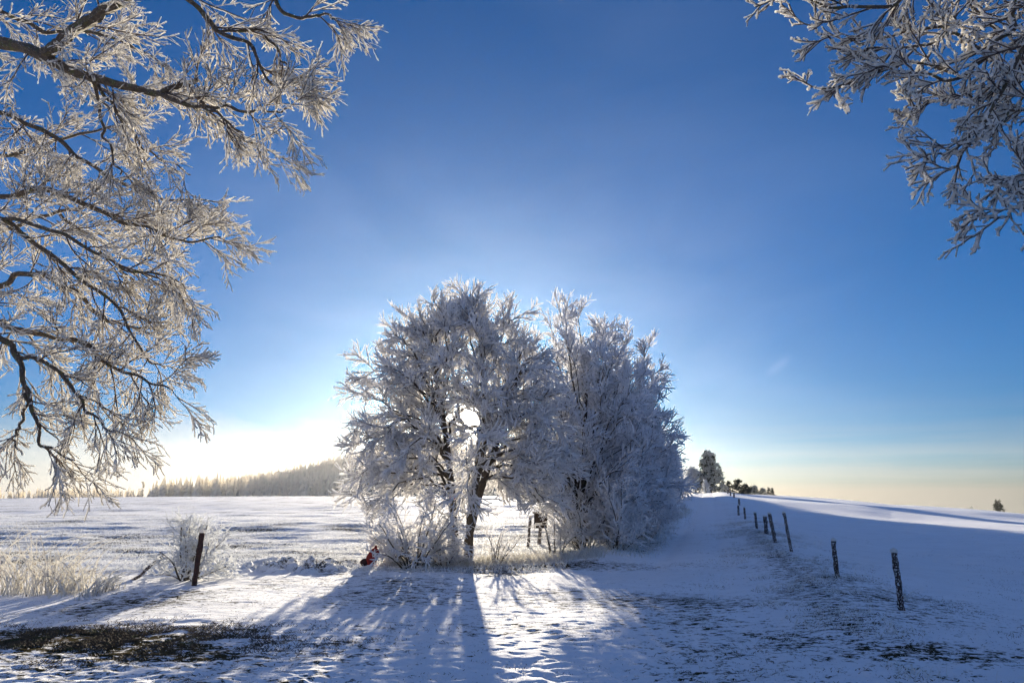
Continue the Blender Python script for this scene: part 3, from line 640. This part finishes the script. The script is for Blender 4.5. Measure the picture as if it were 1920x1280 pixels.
right_limbs = [
    lim([(2040, -120, 5.6), (1955, -20, 5.5), (1905, 50, 5.4), (1862, 120, 5.3), (1830, 190, 5.3), (1800, 250, 5.2), (1760, 310, 5.2), (1725, 350, 5.2)], 0.026, 0.006),
    lim([(1840, -140, 5.7), (1830, 0, 5.6), (1848, 65, 5.5), (1800, 125, 5.4), (1765, 170, 5.4), (1700, 175, 5.4), (1640, 160, 5.4), (1590, 150, 5.3)], 0.024, 0.006),
    lim([(1660, -120, 5.8), (1650, 0, 5.7), (1700, 45, 5.6), (1740, 80, 5.6), (1690, 110, 5.5), (1620, 120, 5.5), (1560, 130, 5.5)], 0.02, 0.006),
    lim([(1760, -100, 5.5), (1680, 0, 5.4), (1640, 30, 5.3), (1570, 55, 5.2), (1500, 45, 5.2), (1430, 20, 5.1), (1400, 12, 5.1)], 0.02, 0.005),
    lim([(1790, 130, 5.4), (1720, 90, 5.5), (1650, 95, 5.6), (1560, 115, 5.6), (1500, 100, 5.6), (1460, 80, 5.6)], 0.014, 0.005),
    lim([(1740, 170, 5.4), (1660, 150, 5.5), (1580, 165, 5.6), (1520, 190, 5.6), (1460, 200, 5.6)], 0.013, 0.005),
    lim([(1990, 60, 5.9), (1900, 110, 5.8), (1860, 160, 5.8), (1880, 190, 5.7), (1850, 230, 5.7), (1800, 290, 5.7)], 0.018, 0.006),
    lim([(2060, 200, 5.4), (1960, 222, 5.3), (1880, 235, 5.3), (1840, 240, 5.3), (1780, 300, 5.2), (1650, 340, 5.2)], 0.015, 0.005),
    lim([(2080, 280, 5.2), (1960, 350, 5.1), (1900, 368, 5.0), (1850, 370, 5.0), (1800, 364, 5.0)], 0.014, 0.005),
    lim([(2080, 330, 5.3), (1960, 370, 5.2), (1900, 395, 5.2), (1840, 435, 5.1), (1775, 445, 5.1)], 0.014, 0.005),
    lim([(1920, -160, 6.2), (1800, -20, 6.1), (1760, 30, 6.0), (1800, 80, 6.0), (1840, 120, 6.0)], 0.018, 0.007),
    lim([(2000, -60, 6.3), (1930, 100, 6.2), (1850, 190, 6.2), (1760, 215, 6.1), (1690, 225, 6.1), (1640, 235, 6.1)], 0.016, 0.005),
]
lim = _L0
near_tree('frosted tree reaching in from the upper right corner with grey rime tips', [(5.8, 6.2, -0.2), (5.9, 6.1, 1.5), (5.8, 5.9, 3.4), (5.4, 5.6, 5.2), (4.9, 5.5, 6.6), (4.6, 5.6, 7.4)],
          right_limbs, 32, 6.6, 5, 3, rt=0.0062, up=0.012, l1=0.42, frosting=1.1)

# ------------------------------------------------------------------ posts, rail, box, sack, mark
def box_geo(g, c, s, rz=0.0, bev=0.0, rng=None, jit=0.0, tilt=(0, 0)):
    """rounded slab: 8-gon sections along z"""
    hx, hy, hz = s[0] / 2, s[1] / 2, s[2] / 2; b = bev or min(hx, hy) * 0.2
    ring = [(hx, -hy + b), (hx, hy - b), (hx - b, hy), (-hx + b, hy), (-hx, hy - b), (-hx, -hy + b), (-hx + b, -hy), (hx - b, -hy)]
    V = []; zs = [(-hz, 0.0), (-hz, 1 - b / max(hx, hy)), (-hz + b, 1), (0, 1), (hz - b, 1), (hz, 1 - b / max(hx, hy)), (hz, 0.0)]
    for z, k in zs:
        for (x, y) in ring:
            x_, y_ = x * k, y * k
            if rng is not None: x_ += rng.uniform(-jit, jit); y_ += rng.uniform(-jit, jit)
            xr = x_ * math.cos(rz) - y_ * math.sin(rz) + tilt[0] * (z + hz); yr = x_ * math.sin(rz) + y_ * math.cos(rz) + tilt[1] * (z + hz)
            V.append((c[0] + xr, c[1] + yr, c[2] + z))
    Q = []
    for i in range(len(zs) - 1):
        for j in range(8): Q.append((i * 8 + j, i * 8 + (j + 1) % 8, (i + 1) * 8 + (j + 1) % 8, (i + 1) * 8 + j))
    g.add(V, Q)
def wood_post(name, label, x, y, h, w, lean, seed, group=None, mat=None):
    rg = np.random.default_rng(seed); z = tz(x, y); root = empty(name, (x, y, z), label, 'post', group)
    g = Geo(); n = 14; zz = np.linspace(-0.15, h, n); P = np.stack([lean[0] * zz + 0.006 * rg.normal(size=n), lean[1] * zz + 0.006 * rg.normal(size=n), zz], -1)
    rr = w / 2 * rg.uniform(0.88, 1.1, n); P = np.concatenate([P, P[-1:] + [0, 0, 0.004]]); rr = np.append(rr, 0.002)
    g.add(*sweep(P[None], rr[None], 8, rg, 0.10)); g.build('shaft', mat or post_mat, root)
    s = Geo(); c = P[-1]; q = np.array([c + [0, 0, -0.012], c + [0, 0, 0.006], c + [0, 0, 0.035], c + [0, 0, 0.06]])
    s.add(*sweep(q[None], np.array([[w * 0.52, w * 0.62, w * 0.5, 0.006]]), 8, rg, 0.15)); s.build('snow_cap', rime_near, root)
    return root
fence = [((1691, 1146), 1046, 12, -0.03), ((1570, 1081), 1024, 9, -0.03), ((1484, 1036), 968, 6, -0.12), ((1454, 1019), 968, 7, -0.14), ((1437, 1000), 972, 8, 0.0), ((1419, 990), 964, 5, -0.05),
         ((1397, 972), 958, 4, 0.0), ((1385, 966), 950, 4, 0.02), ((1378, 956), 940, 4, 0.0), ((1370, 950), 937, 3.5, 0.0), ((1362, 944), 933, 3, 0.0), ((1356, 941), 931, 3, 0.0)]
post_desc = ['nearest and thickest fence post on the right verge, flecked with snow', 'squat dark fence post second from the front with a thin twig beside it', 'slender leaning fence post with snow gaps, rightmost of the middle cluster',
             'leaning fence post in the middle cluster, left of the slender one', 'short upright fence post at the left of the middle cluster', 'lone thin fence post between the middle cluster and the far posts']
for k, ((px, py), top, wpx, lean) in enumerate(fence):
    x, y = G(px, py)
    if k > 7: x, y = fence_x(58 + 14 * (k - 7)), 58 + 14 * (k - 7)
    h = max((py - top) / F_PX * y, 0.7) if k < 6 else 0.62
    wood_post('fence_post', post_desc[k] if k < 6 else 'tiny far fence post, %s counted from the nearest along the lane' % ['seventh', 'eighth', 'ninth', 'tenth', 'eleventh', 'twelfth and farthest'][k - 6], x, y, h, wpx / F_PX * y * 0.95, (lean, 0.0), 50 + k, 'fence posts along the right edge of the lane')

metal_mat = bark_mat('rusty_post', (0.02, 0.008, 0.006), (0.06, 0.022, 0.016), frost=0.33, scale=18)
x, y = G(364, 1097)
wood_post('metal_post', 'dark rusty upright post standing by the frosted shrub in the left field', x, y, 92 / F_PX * y, 10 / F_PX * y, (0.06, 0.02), 71, None, metal_mat)
x, y = G(250, 1086); z = tz(x, y); s_ = y / F_PX
root = empty('wooden_rail', (x, y, z), 'short dark rail slanting out of the snow, left of the frosted shrub', 'rail')
g = Geo(); P = np.array([[[-0.06, 0, -0.03], [0.15 * 1, 0.02, 0.10], [20 * s_, 0.03, 18 * s_], [46 * s_, 0.05, 40 * s_], [47 * s_, 0.05, 41 * s_]]]); g.add(*sweep(resample(P, 10), np.append(np.full(9, 0.035), 0.004)[None], 7, np.random.default_rng(3), 0.12))
g.build('shaft', post_mat, root)
sn = Geo(); sn.add(*sweep(resample(P, 16) + np.array([0, 0, 0.028]), np.append(np.full(15, 0.018), 0.003)[None], 6, np.random.default_rng(4), 0.4)); sn.build('frost', rime_near, root)

# box on a post beneath the branches and the thin stake beside it
x, y = G(1011, 1021); z = tz(x, y); s_ = y / F_PX
root = empty('feeder_box', (x, y, z), 'dark wooden box on a stubby post with frost lines, beneath the frosted branches', 'box')
rg = np.random.default_rng(5)
g = Geo(); P = np.array([[[0, 0, -0.1], [0.01, 0, 10 * s_], [0.05, 0, 28 * s_], [0.06, 0, 32 * s_]]]); g.add(*sweep(resample(P, 8), np.array([[.085, .08, .075, .07, .07, .075, .075, .07]]), 9, rg, 0.06)); g.build('post', post_mat, root)
g = Geo(); box_geo(g, (0.06, 0, 42 * s_), (23 * s_, 0.26, 26 * s_), 0.12, 0.02, rg, 0.006); g.build('housing', plain_mat('box_wood', (0.018, 0.012, 0.01), (0.045, 0.028, 0.02), 22), root)
g = Geo(); box_geo(g, (0.05, 0, 56.5 * s_), (27 * s_, 0.34, 3.5 * s_), 0.12, 0.012, rg, 0.005); g.build('roof', post_mat, root)
for hz, ww in ((35, 22), (12, 11.5)):
    g = Geo(); box_geo(g, (0.06 if hz > 30 else 0.01, 0, hz * s_), (ww * s_ * 1.07, 0.275 if hz > 30 else 0.172, 1.6 * s_), 0.12, 0.01, rg, 0.004)
    g.build('frost_ridge', rime_near, root)
x, y = G(990, 1027)
wood_post('wooden_stake', 'thin upright wooden stake just left of the dark box', x, y, 55 / F_PX * y, 5 / F_PX * y, (0.08, 0.0), 77)

# red sack by the hedge foot
x, y = G(694, 1062); z = tz(x, y) + 0.02; s_ = 1.15 * y / F_PX
root = empty('red_sack', (x, y, z), 'crumpled dark red sack lying in the snow left of the hedgerow', 'sack')
red = plain_mat('red_fabric', (0.16, 0.010, 0.008), (0.36, 0.025, 0.015), 26)
def lump(cx, cz, rx, ry, rz_, seed, top_pull=0.0):
    rg = np.random.default_rng(seed); n, K = 14, 18; V = []
    for i in range(n):
        ph = math.pi * i / (n - 1)
        for j in range(K):
            a = 2 * math.pi * j / K; k = 1 + 0.16 * math.sin(3 * a + seed) * math.sin(ph) + 0.10 * math.sin(5 * a + 2 * ph * 2 + seed) + rg.uniform(-.03, .03)
            xx = rx * math.sin(ph) * math.cos(a) * k; yy = ry * math.sin(ph) * math.sin(a) * k; zz = rz_ * math.cos(ph)
            V.append((cx + xx + top_pull * (zz + rz_), yy, cz + zz))
    Q = [(i * K + j, i * K + (j + 1) % K, (i + 1) * K + (j + 1) % K, (i + 1) * K + j) for i in range(n - 1) for j in range(K)]
    g = Geo(); g.add(V, Q); return g
lump(0, 13 * s_, 8.5 * s_, 0.13, 14.5 * s_, 3, 0.25).build('cloth', red, root, True)
lump(7 * s_, 26 * s_, 2.2 * s_, 0.03, 5 * s_, 5, 0.1).build('neck', red, root, True)
lump(-9 * s_, 5 * s_, 6 * s_, 0.10, 6 * s_, 4, 0).build('base', plain_mat('dark_fabric', (0.02, 0.006, 0.005), (0.05, 0.012, 0.01), 20), root, True)
# trail mark painted on a plate fixed to the left trunk
p = AT(849, 931, 21.45)
root = empty('trail_marker', tuple(p), 'small red and white trail marker fixed to the left trunk of the broad tree', 'sign')
wp = plain_mat('white_paint', (0.7, 0.68, 0.66), (0.8, 0.79, 0.77), 30); rp = plain_mat('red_paint', (0.55, 0.02, 0.015), (0.7, 0.04, 0.03), 30)
g = Geo(); box_geo(g, (0, 0, 0), (0.27, 0.02, 0.17), 0, 0.006); g.build('plate', wp, root)
g = Geo(); box_geo(g, (0.01, -0.014, -0.02), (0.22, 0.008, 0.075), 0, 0.003); g.build('band', rp, root)

# ------------------------------------------------------------------ frosted grasses
def blades(geo, S, H, lean_dir, lean, W, n, rng, K=3, curl=0.0):
    B = len(S); D = norm(np.stack([lean_dir[:, 0] * lean, lean_dir[:, 1] * lean, np.ones(B)], -1)); pts = [S]
    for s in range(n - 1):
        D = norm(D + np.stack([lean_dir[:, 0] * curl, lean_dir[:, 1] * curl, -np.full(B, curl) * 0.9], -1) + 0.05 * rng.normal(size=D.shape)); pts.append(pts[-1] + D * (H / (n - 1))[:, None])
    P = np.stack(pts, 1); Rd = W[:, None] * np.linspace(1, 0.35, n)[None] * rng.uniform(0.7, 1.3, (B, n)); geo.add(*sweep(P, Rd, K, rng, 0.2))
def gz(x, y): return terrain(x, y) + micro(x, y, np.full(x.shape, 0.07))
straw = rime_mat('frosted_straw', (0.84, 0.82, 0.77), 0.45, core=(0.30, 0.21, 0.12), core_amt=0.38, scale=24)
rg = np.random.default_rng(91)
# tall arching grass clumps on the left
clumps = [(30, 1108, 110, 90, 'tallest arching clump of frosted grass at the left edge'), (95, 1110, 105, 70, 'frosted grass clump with a dry straw-coloured heart near the left edge'),
          (140, 1112, 70, 50, 'frosted grass clump right of the straw-coloured clump'), (190, 1114, 45, 36, 'low tangled frosted grass clump left of the slanting rail'), (-30, 1105, 110, 80, 'frosted grass clump cut off by the left edge of the photo')]
for k, (px, py, hp, wp_, lb) in enumerate(clumps):
    x, y = G(px, py); s_ = y / F_PX; n = 100
    sx = x + rg.normal(size=n) * wp_ * s_ * 0.24; sy = y + rg.normal(size=n) * 0.3; S = np.stack([sx, sy, gz(sx, sy) - 0.03], -1)
    a = rg.uniform(0, 2 * math.pi, n); ld = np.stack([np.cos(a), np.sin(a)], -1)
    g = Geo(); m = n // 3; loc = np.array([x, y, tz(x, y)])
    blades(g, S[:m] - loc, rg.uniform(0.8, 1.5, m) * hp * s_, ld[:m], 0.10, rg.uniform(0.009, 0.016, m), 14, rg, 4, 0.075)
    blades(g, S[m:] - loc, rg.uniform(0.3, 0.75, n - m) * hp * s_, ld[m:], 0.25, rg.uniform(0.006, 0.012, n - m), 8, rg, 4, 0.05)
    o = g.build('grass_clump', straw, None, loc=tuple(loc)); tag(o, lb, 'grass clump', 'tall frosted grass clumps by the left field')
# low frosted grass: along hedge foot, field edge, and field stubble
def scatter(name, mat, n, fn, hr, wr, seed, nseg=4, curl=0.12, ln=0.3):
    rg = np.random.default_rng(seed); x, y = fn(rg, n); S = np.stack([x, y, gz(x, y) - 0.01], -1); n = len(x)
    a = rg.uniform(0, 2 * math.pi, n); g = Geo()
    blades(g, S, rg.uniform(*hr, n), np.stack([np.cos(a), np.sin(a)], -1), ln, rg.uniform(*wr, n), nseg, rg, 3, curl)
    return tag(g.build(name, mat), kind='stuff')
def hedge_foot(rg, n):
    x = np.concatenate([rg.uniform(-3.4, 2.6, n // 2), rg.normal(size=n // 2) * 0.5]); y = np.empty(n); h = n // 2
    y[:h] = 20.6 + 0.45 * np.maximum(x[:h] + 1.2, 0) + rg.normal(size=h) * 0.5
    y[h:] = rg.uniform(22, 70, n - h); x[h:] += hedge_x(y[h:]) + 0.3; return x, y
scatter('frosted_grass', straw, 7000, hedge_foot, (0.08, 0.34), (0.006, 0.012), 101)
def field_edge(rg, n):
    x = -16 + 6.2 * rg.uniform(0, 1, n) ** 1.3; y = 17.2 + 0.03 * x + np.abs(rg.normal(size=n)) * 0.9; return x, y
scatter('field_edge_grass', straw, 500, field_edge, (0.05, 0.2), (0.005, 0.009), 102)
def stubble(rg, n):
    y = 17.5 * np.exp(rg.uniform(0, 1.35, n)); u = rg.uniform(-0.74, 0.12, n); x = u * y; m = (field_mask(x, y) > 0.5); return x[m], y[m]
scatter('field_stubble', rime_sun, 60000, stubble, (0.03, 0.09), (0.006, 0.014), 103, 3)
dead = bark_mat('dead_grass', (0.07, 0.047, 0.026), (0.16, 0.11, 0.055), moss=0.45, scale=9)
def verge(rg, n):
    y = rg.uniform(7.5, 40, n) ** 1.0; x = fence_x(y) - 1.0 + rg.normal(size=n) * 0.9
    m = fbm(x, y, 0.8, 3, 71) > 0.10; return x[m], y[m]
scatter('verge_grass', dead, 20000, verge, (0.02, 0.06), (0.003, 0.006), 104, 3, ln=0.9)
scatter('frosted_verge_grass', rime_near, 9000, lambda rg, n: verge(rg, n), (0.05, 0.16), (0.003, 0.006), 105, 4)
def rfield(rg, n):
    y = 9 * np.exp(rg.uniform(0, 1.5, n)); x = fence_x(y) + 0.8 + rg.uniform(0, 1, n) * y * 0.5; m = fbm(x, y, 1.4, 3, 76) > 0.14; return x[m], y[m]
scatter('pasture_grass', dead, 14000, rfield, (0.015, 0.05), (0.002, 0.005), 109, 3, ln=0.6)
def brown(rg, n):
    gx, gy = G(160, 1200); x = gx + rg.normal(size=n) * 1.3; y = gy + rg.normal(size=n) * 0.55; m = fbm(x, y, 0.5, 3, 72) > -0.1; return x[m], y[m]
scatter('turf_patch_grass', dead, 36000, brown, (0.02, 0.065), (0.003, 0.006), 106, 3, ln=0.8)
def turf(rg, n):
    y = 6.5 * np.exp(rg.uniform(0, 1.1, n)); x = rg.uniform(-0.75, 0.78, n) * y; m = (fbm(x, y, 0.9, 3, 75) > -0.18); return x[m], y[m]
scatter('frosted_turf', rime_sun, 26000, turf, (0.010, 0.03), (0.003, 0.006), 108, 3, ln=0.5)
def anywhere(rg, n):
    y = rg.uniform(6.5, 17.5, n); x = rg.uniform(-0.75, 0.75, n) * y; m = fbm(x, y, 1.1, 3, 73) > 0.16; return x[m], y[m]
scatter('lane_grass', dead, 16000, anywhere, (0.012, 0.035), (0.002, 0.005), 107, 3, ln=0.8)
# twiggy weed beside the second fence post and the first
for k, (px, py, hp, lb) in enumerate(((1548, 1078, 48, 'thin arching frosted weed left of the squat fence post'), (1702, 1128, 40, 'wispy frosted weed right behind the nearest fence post'))):
    x, y = G(px, py); s_ = y / F_PX; loc = np.array([x, y, tz(x, y)]); rg = np.random.default_rng(200 + k); n = 7; g = Geo()
    a = rg.uniform(0, 6.28, n); blades(g, np.zeros((n, 3)) + rg.normal(size=(n, 3)) * [0.03, 0.03, 0], rg.uniform(0.6, 1.2, n) * hp * s_, np.stack([np.cos(a), np.sin(a)], -1), 0.2, np.full(n, 0.005), 10, rg, 4, 0.12)
    tag(g.build('weed', straw, None, loc=tuple(loc)), lb, 'weed')

# ------------------------------------------------------------------ far trees
def conifer_geo(g, x, y, z, H, Wd, rng, layers=9, K=9):
    V = []; Q = []
    ks = np.linspace(0, 1, layers * 2)
    for i, t in enumerate(ks):
        r = Wd * (1 - t) ** 0.85 * (1.0 if i % 2 == 0 else 0.62) + 0.02; zz = H * (0.06 + 0.94 * t) - (0.05 * H if i % 2 == 0 else 0)
        for j in range(K):
            a = 2 * math.pi * j / K + i; rr = r * rng.uniform(0.6, 1.25); V.append((x + rr * math.cos(a), y + rr * math.sin(a), z + zz + rng.uniform(-.03, .03) * H))
    n = len(ks)
    for i in range(n - 1):
        for j in range(K): Q.append((i * K + j, i * K + (j + 1) % K, (i + 1) * K + (j + 1) % K, (i + 1) * K + j))
    g.add(V, Q)
needles = rime_mat('frosted_needles', (0.62, 0.62, 0.56), 0.35, core=(0.04, 0.045, 0.02), core_amt=0.45, scale=1.2)
far_green = bark_mat('far_needles', (0.03, 0.035, 0.02), (0.09, 0.085, 0.055), scale=2.0)
forest_m = rime_mat('hill_forest', (0.78, 0.73, 0.64), 0.6, scale=0.5)  # rimed trees, coloured pale cream to carry part of the hill's haze

def far_conifer(label, px, top, dist, W, seed, mats, group=None, name='conifer', k=34, dens=8, x=None, droop=-0.03):
    """a conifer of whorled limbs with twig sprays"""
    rg = np.random.default_rng(seed); p = AT(px, top, dist); z0 = float(terrain(p[0], p[1])); H = max(p[2] - z0, 2.0)
    root = empty(name, (p[0], p[1], z0), label, 'tree', group)
    T = np.array([[[0, 0, -0.2], [0.02 * H, 0, H * 0.3], [0, 0, H * 0.65], [0.0, 0, H]]]); T = resample(T, 10); TR = np.linspace(0.03 * H, 0.01, 10)[None]
    w = Geo(); w.add(*sweep(T, TR, 7, rg, 0.1)); w.build('trunk', mats[0], root)
    P1, R1 = grow(rg, T, TR, k, 0.1, 1.0, lambda t: W * (1.12 - t) ** 0.8, lambda t: 1.5 - 0.8 * t, npts=6, jit=0.1, trop=droop, rfac=0.4)
    P2, R2 = grow(rg, P1, R1, dens, 0.1, 1.0, lambda t: W * 0.34 * (1.2 - 0.5 * t), 0.8, npts=4, jit=0.15, trop=0.0, rfac=0.5)
    P3, R3 = grow(rg, P2, R2, 5, 0.1, 1.0, lambda t: W * 0.14, 0.8, npts=3, jit=0.15, trop=0.0, rfac=0.5)
    g = Geo(); s = W * 0.022
    for P, f in ((P1, 1.0), (P2, 1.2), (P3, 1.3)): rime_fingers(g, P, rg.uniform(0.6, 1.3, len(P)) * s * f, rg, P.shape[1], 4)
    g.build('crown', mats[1], root); return root
far_conifer('frost-dusted pine standing alone at the far end of the lane', 1329, 856, 150, 3.3, 301, (bark, needles), k=60, dens=12)
far_conifer('small golden frosted bushy tree at the lane end, left of the lone pine', 1302, 886, 155, 3.4, 302, (bark, rime_sun), name='frosted_tree', k=40, dens=10, droop=0.02)
far_conifer('narrow white frosted bush at the left foot of the lone pine', 1322, 902, 140, 1.0, 303, (bark, rime_sun), name='frosted_bush', k=40, dens=10, droop=0.02)
for k, (px, top, d, W, lb, mt) in enumerate([(1366, 905, 175, 1.5, 'small dark spruce just right of the lone pine', far_green), (1384, 903, 175, 2.2, 'dark pointed spruce highest in the far right tree line', far_green),
        (1398, 912, 175, 2.0, 'dark rounded tree right of the highest spruce in the far tree line', far_green), (1414, 915, 180, 2.2, 'pale frosted round tree in the middle of the far tree line', needles),
        (1430, 919, 180, 1.6, 'low pale frosted tree near the right end of the far tree line', needles), (1441, 920, 170, 0.9, 'tiny slim spruce near the right end of the far tree line', far_green),
        (1448, 924, 170, 0.9, 'last tiny spruce at the right end of the far tree line', far_green), (1354, 914, 165, 1.6, 'pale frosted tree tucked behind the lone pine', needles)]):
    far_conifer(lb, px, top, d, W, 310 + k, (bark, mt), 'trees on the right skyline', name='spruce' if mt is far_green else 'frosted_tree', k=30, dens=8)
far_conifer('isolated dark conifer top on the right skyline near the photo edge', 1871, 945, 190, 3.2, 330, (bark, far_green), k=40, dens=9)
far_conifer('faint low frosted bush on the right skyline, left of the isolated conifer', 1823, 952, 200, 1.4, 331, (bark, needles), name='frosted_bush', k=26)

# forest on the foggy hill and the belt to its left
rg = np.random.default_rng(400); g = Geo()
n = 6500; xs = rg.uniform(-400, 160, n); yy = rg.uniform(420, 880, n)
for x, y in zip(xs, yy):
    if 960 + x / y * F_PX < 285 + 25 * rg.uniform(): continue
    H = rg.uniform(9, 17) * (0.55 + 0.45 * min(1, max(0, (x + 400) / 150))); conifer_geo(g, x, y, float(terrain(x, y)) - 0.5, H, H * rg.uniform(0.16, 0.26), rg, 4, 6)
tag(g.build('hill_forest', forest_m), kind='stuff')
g = Geo(); n = 420; xs = rg.uniform(-520, -290, n); yy = rg.uniform(560, 640, n)
for x, y in zip(xs, yy):
    zt = AT(960 + x / y * F_PX, 940 - 21 - 13 * (0.5 + fbm(np.array([x]), np.array([0.0]), 45, 3, 9)[0]), y)[2]; z = float(terrain(x, y))
    if 960 + x / y * F_PX > 282: continue
    H = max(zt - z, 3) * rg.uniform(0.85, 1.03); conifer_geo(g, x, y, z, H, H * rg.uniform(0.12, 0.2), rg, 4, 6)
tag(g.build('distant_forest', forest_m), kind='stuff')
far_conifer('spire-topped conifer at the right end of the foggy left tree belt', 268, 905, 520, 3.6, 340, (bark, forest_m), k=30, dens=6)

# ------------------------------------------------------------------ hazy air
HZ_TOP = 98.0
V = np.array([[sx * 1500, sy * 1500, z] for z in (-95.0, HZ_TOP) for sx, sy in ((-1, -1), (1, -1), (1, 1), (-1, 1))])
Q = np.array([(0, 3, 2, 1), (4, 5, 6, 7), (0, 1, 5, 4), (1, 2, 6, 5), (2, 3, 7, 6), (3, 0, 4, 7)])
hm, t, out = mat_new('haze')
pv = N(t, 'ShaderNodeVolumePrincipled'); pv.inputs['Color'].default_value = (0.95, 0.93, 0.92, 1); pv.inputs['Density'].default_value = 0.000044; pv.inputs['Anisotropy'].default_value = 0.72
L(t, pv.outputs[0], out.inputs['Volume'])
tag(mesh_np('haze', V, Q, hm), kind='stuff')
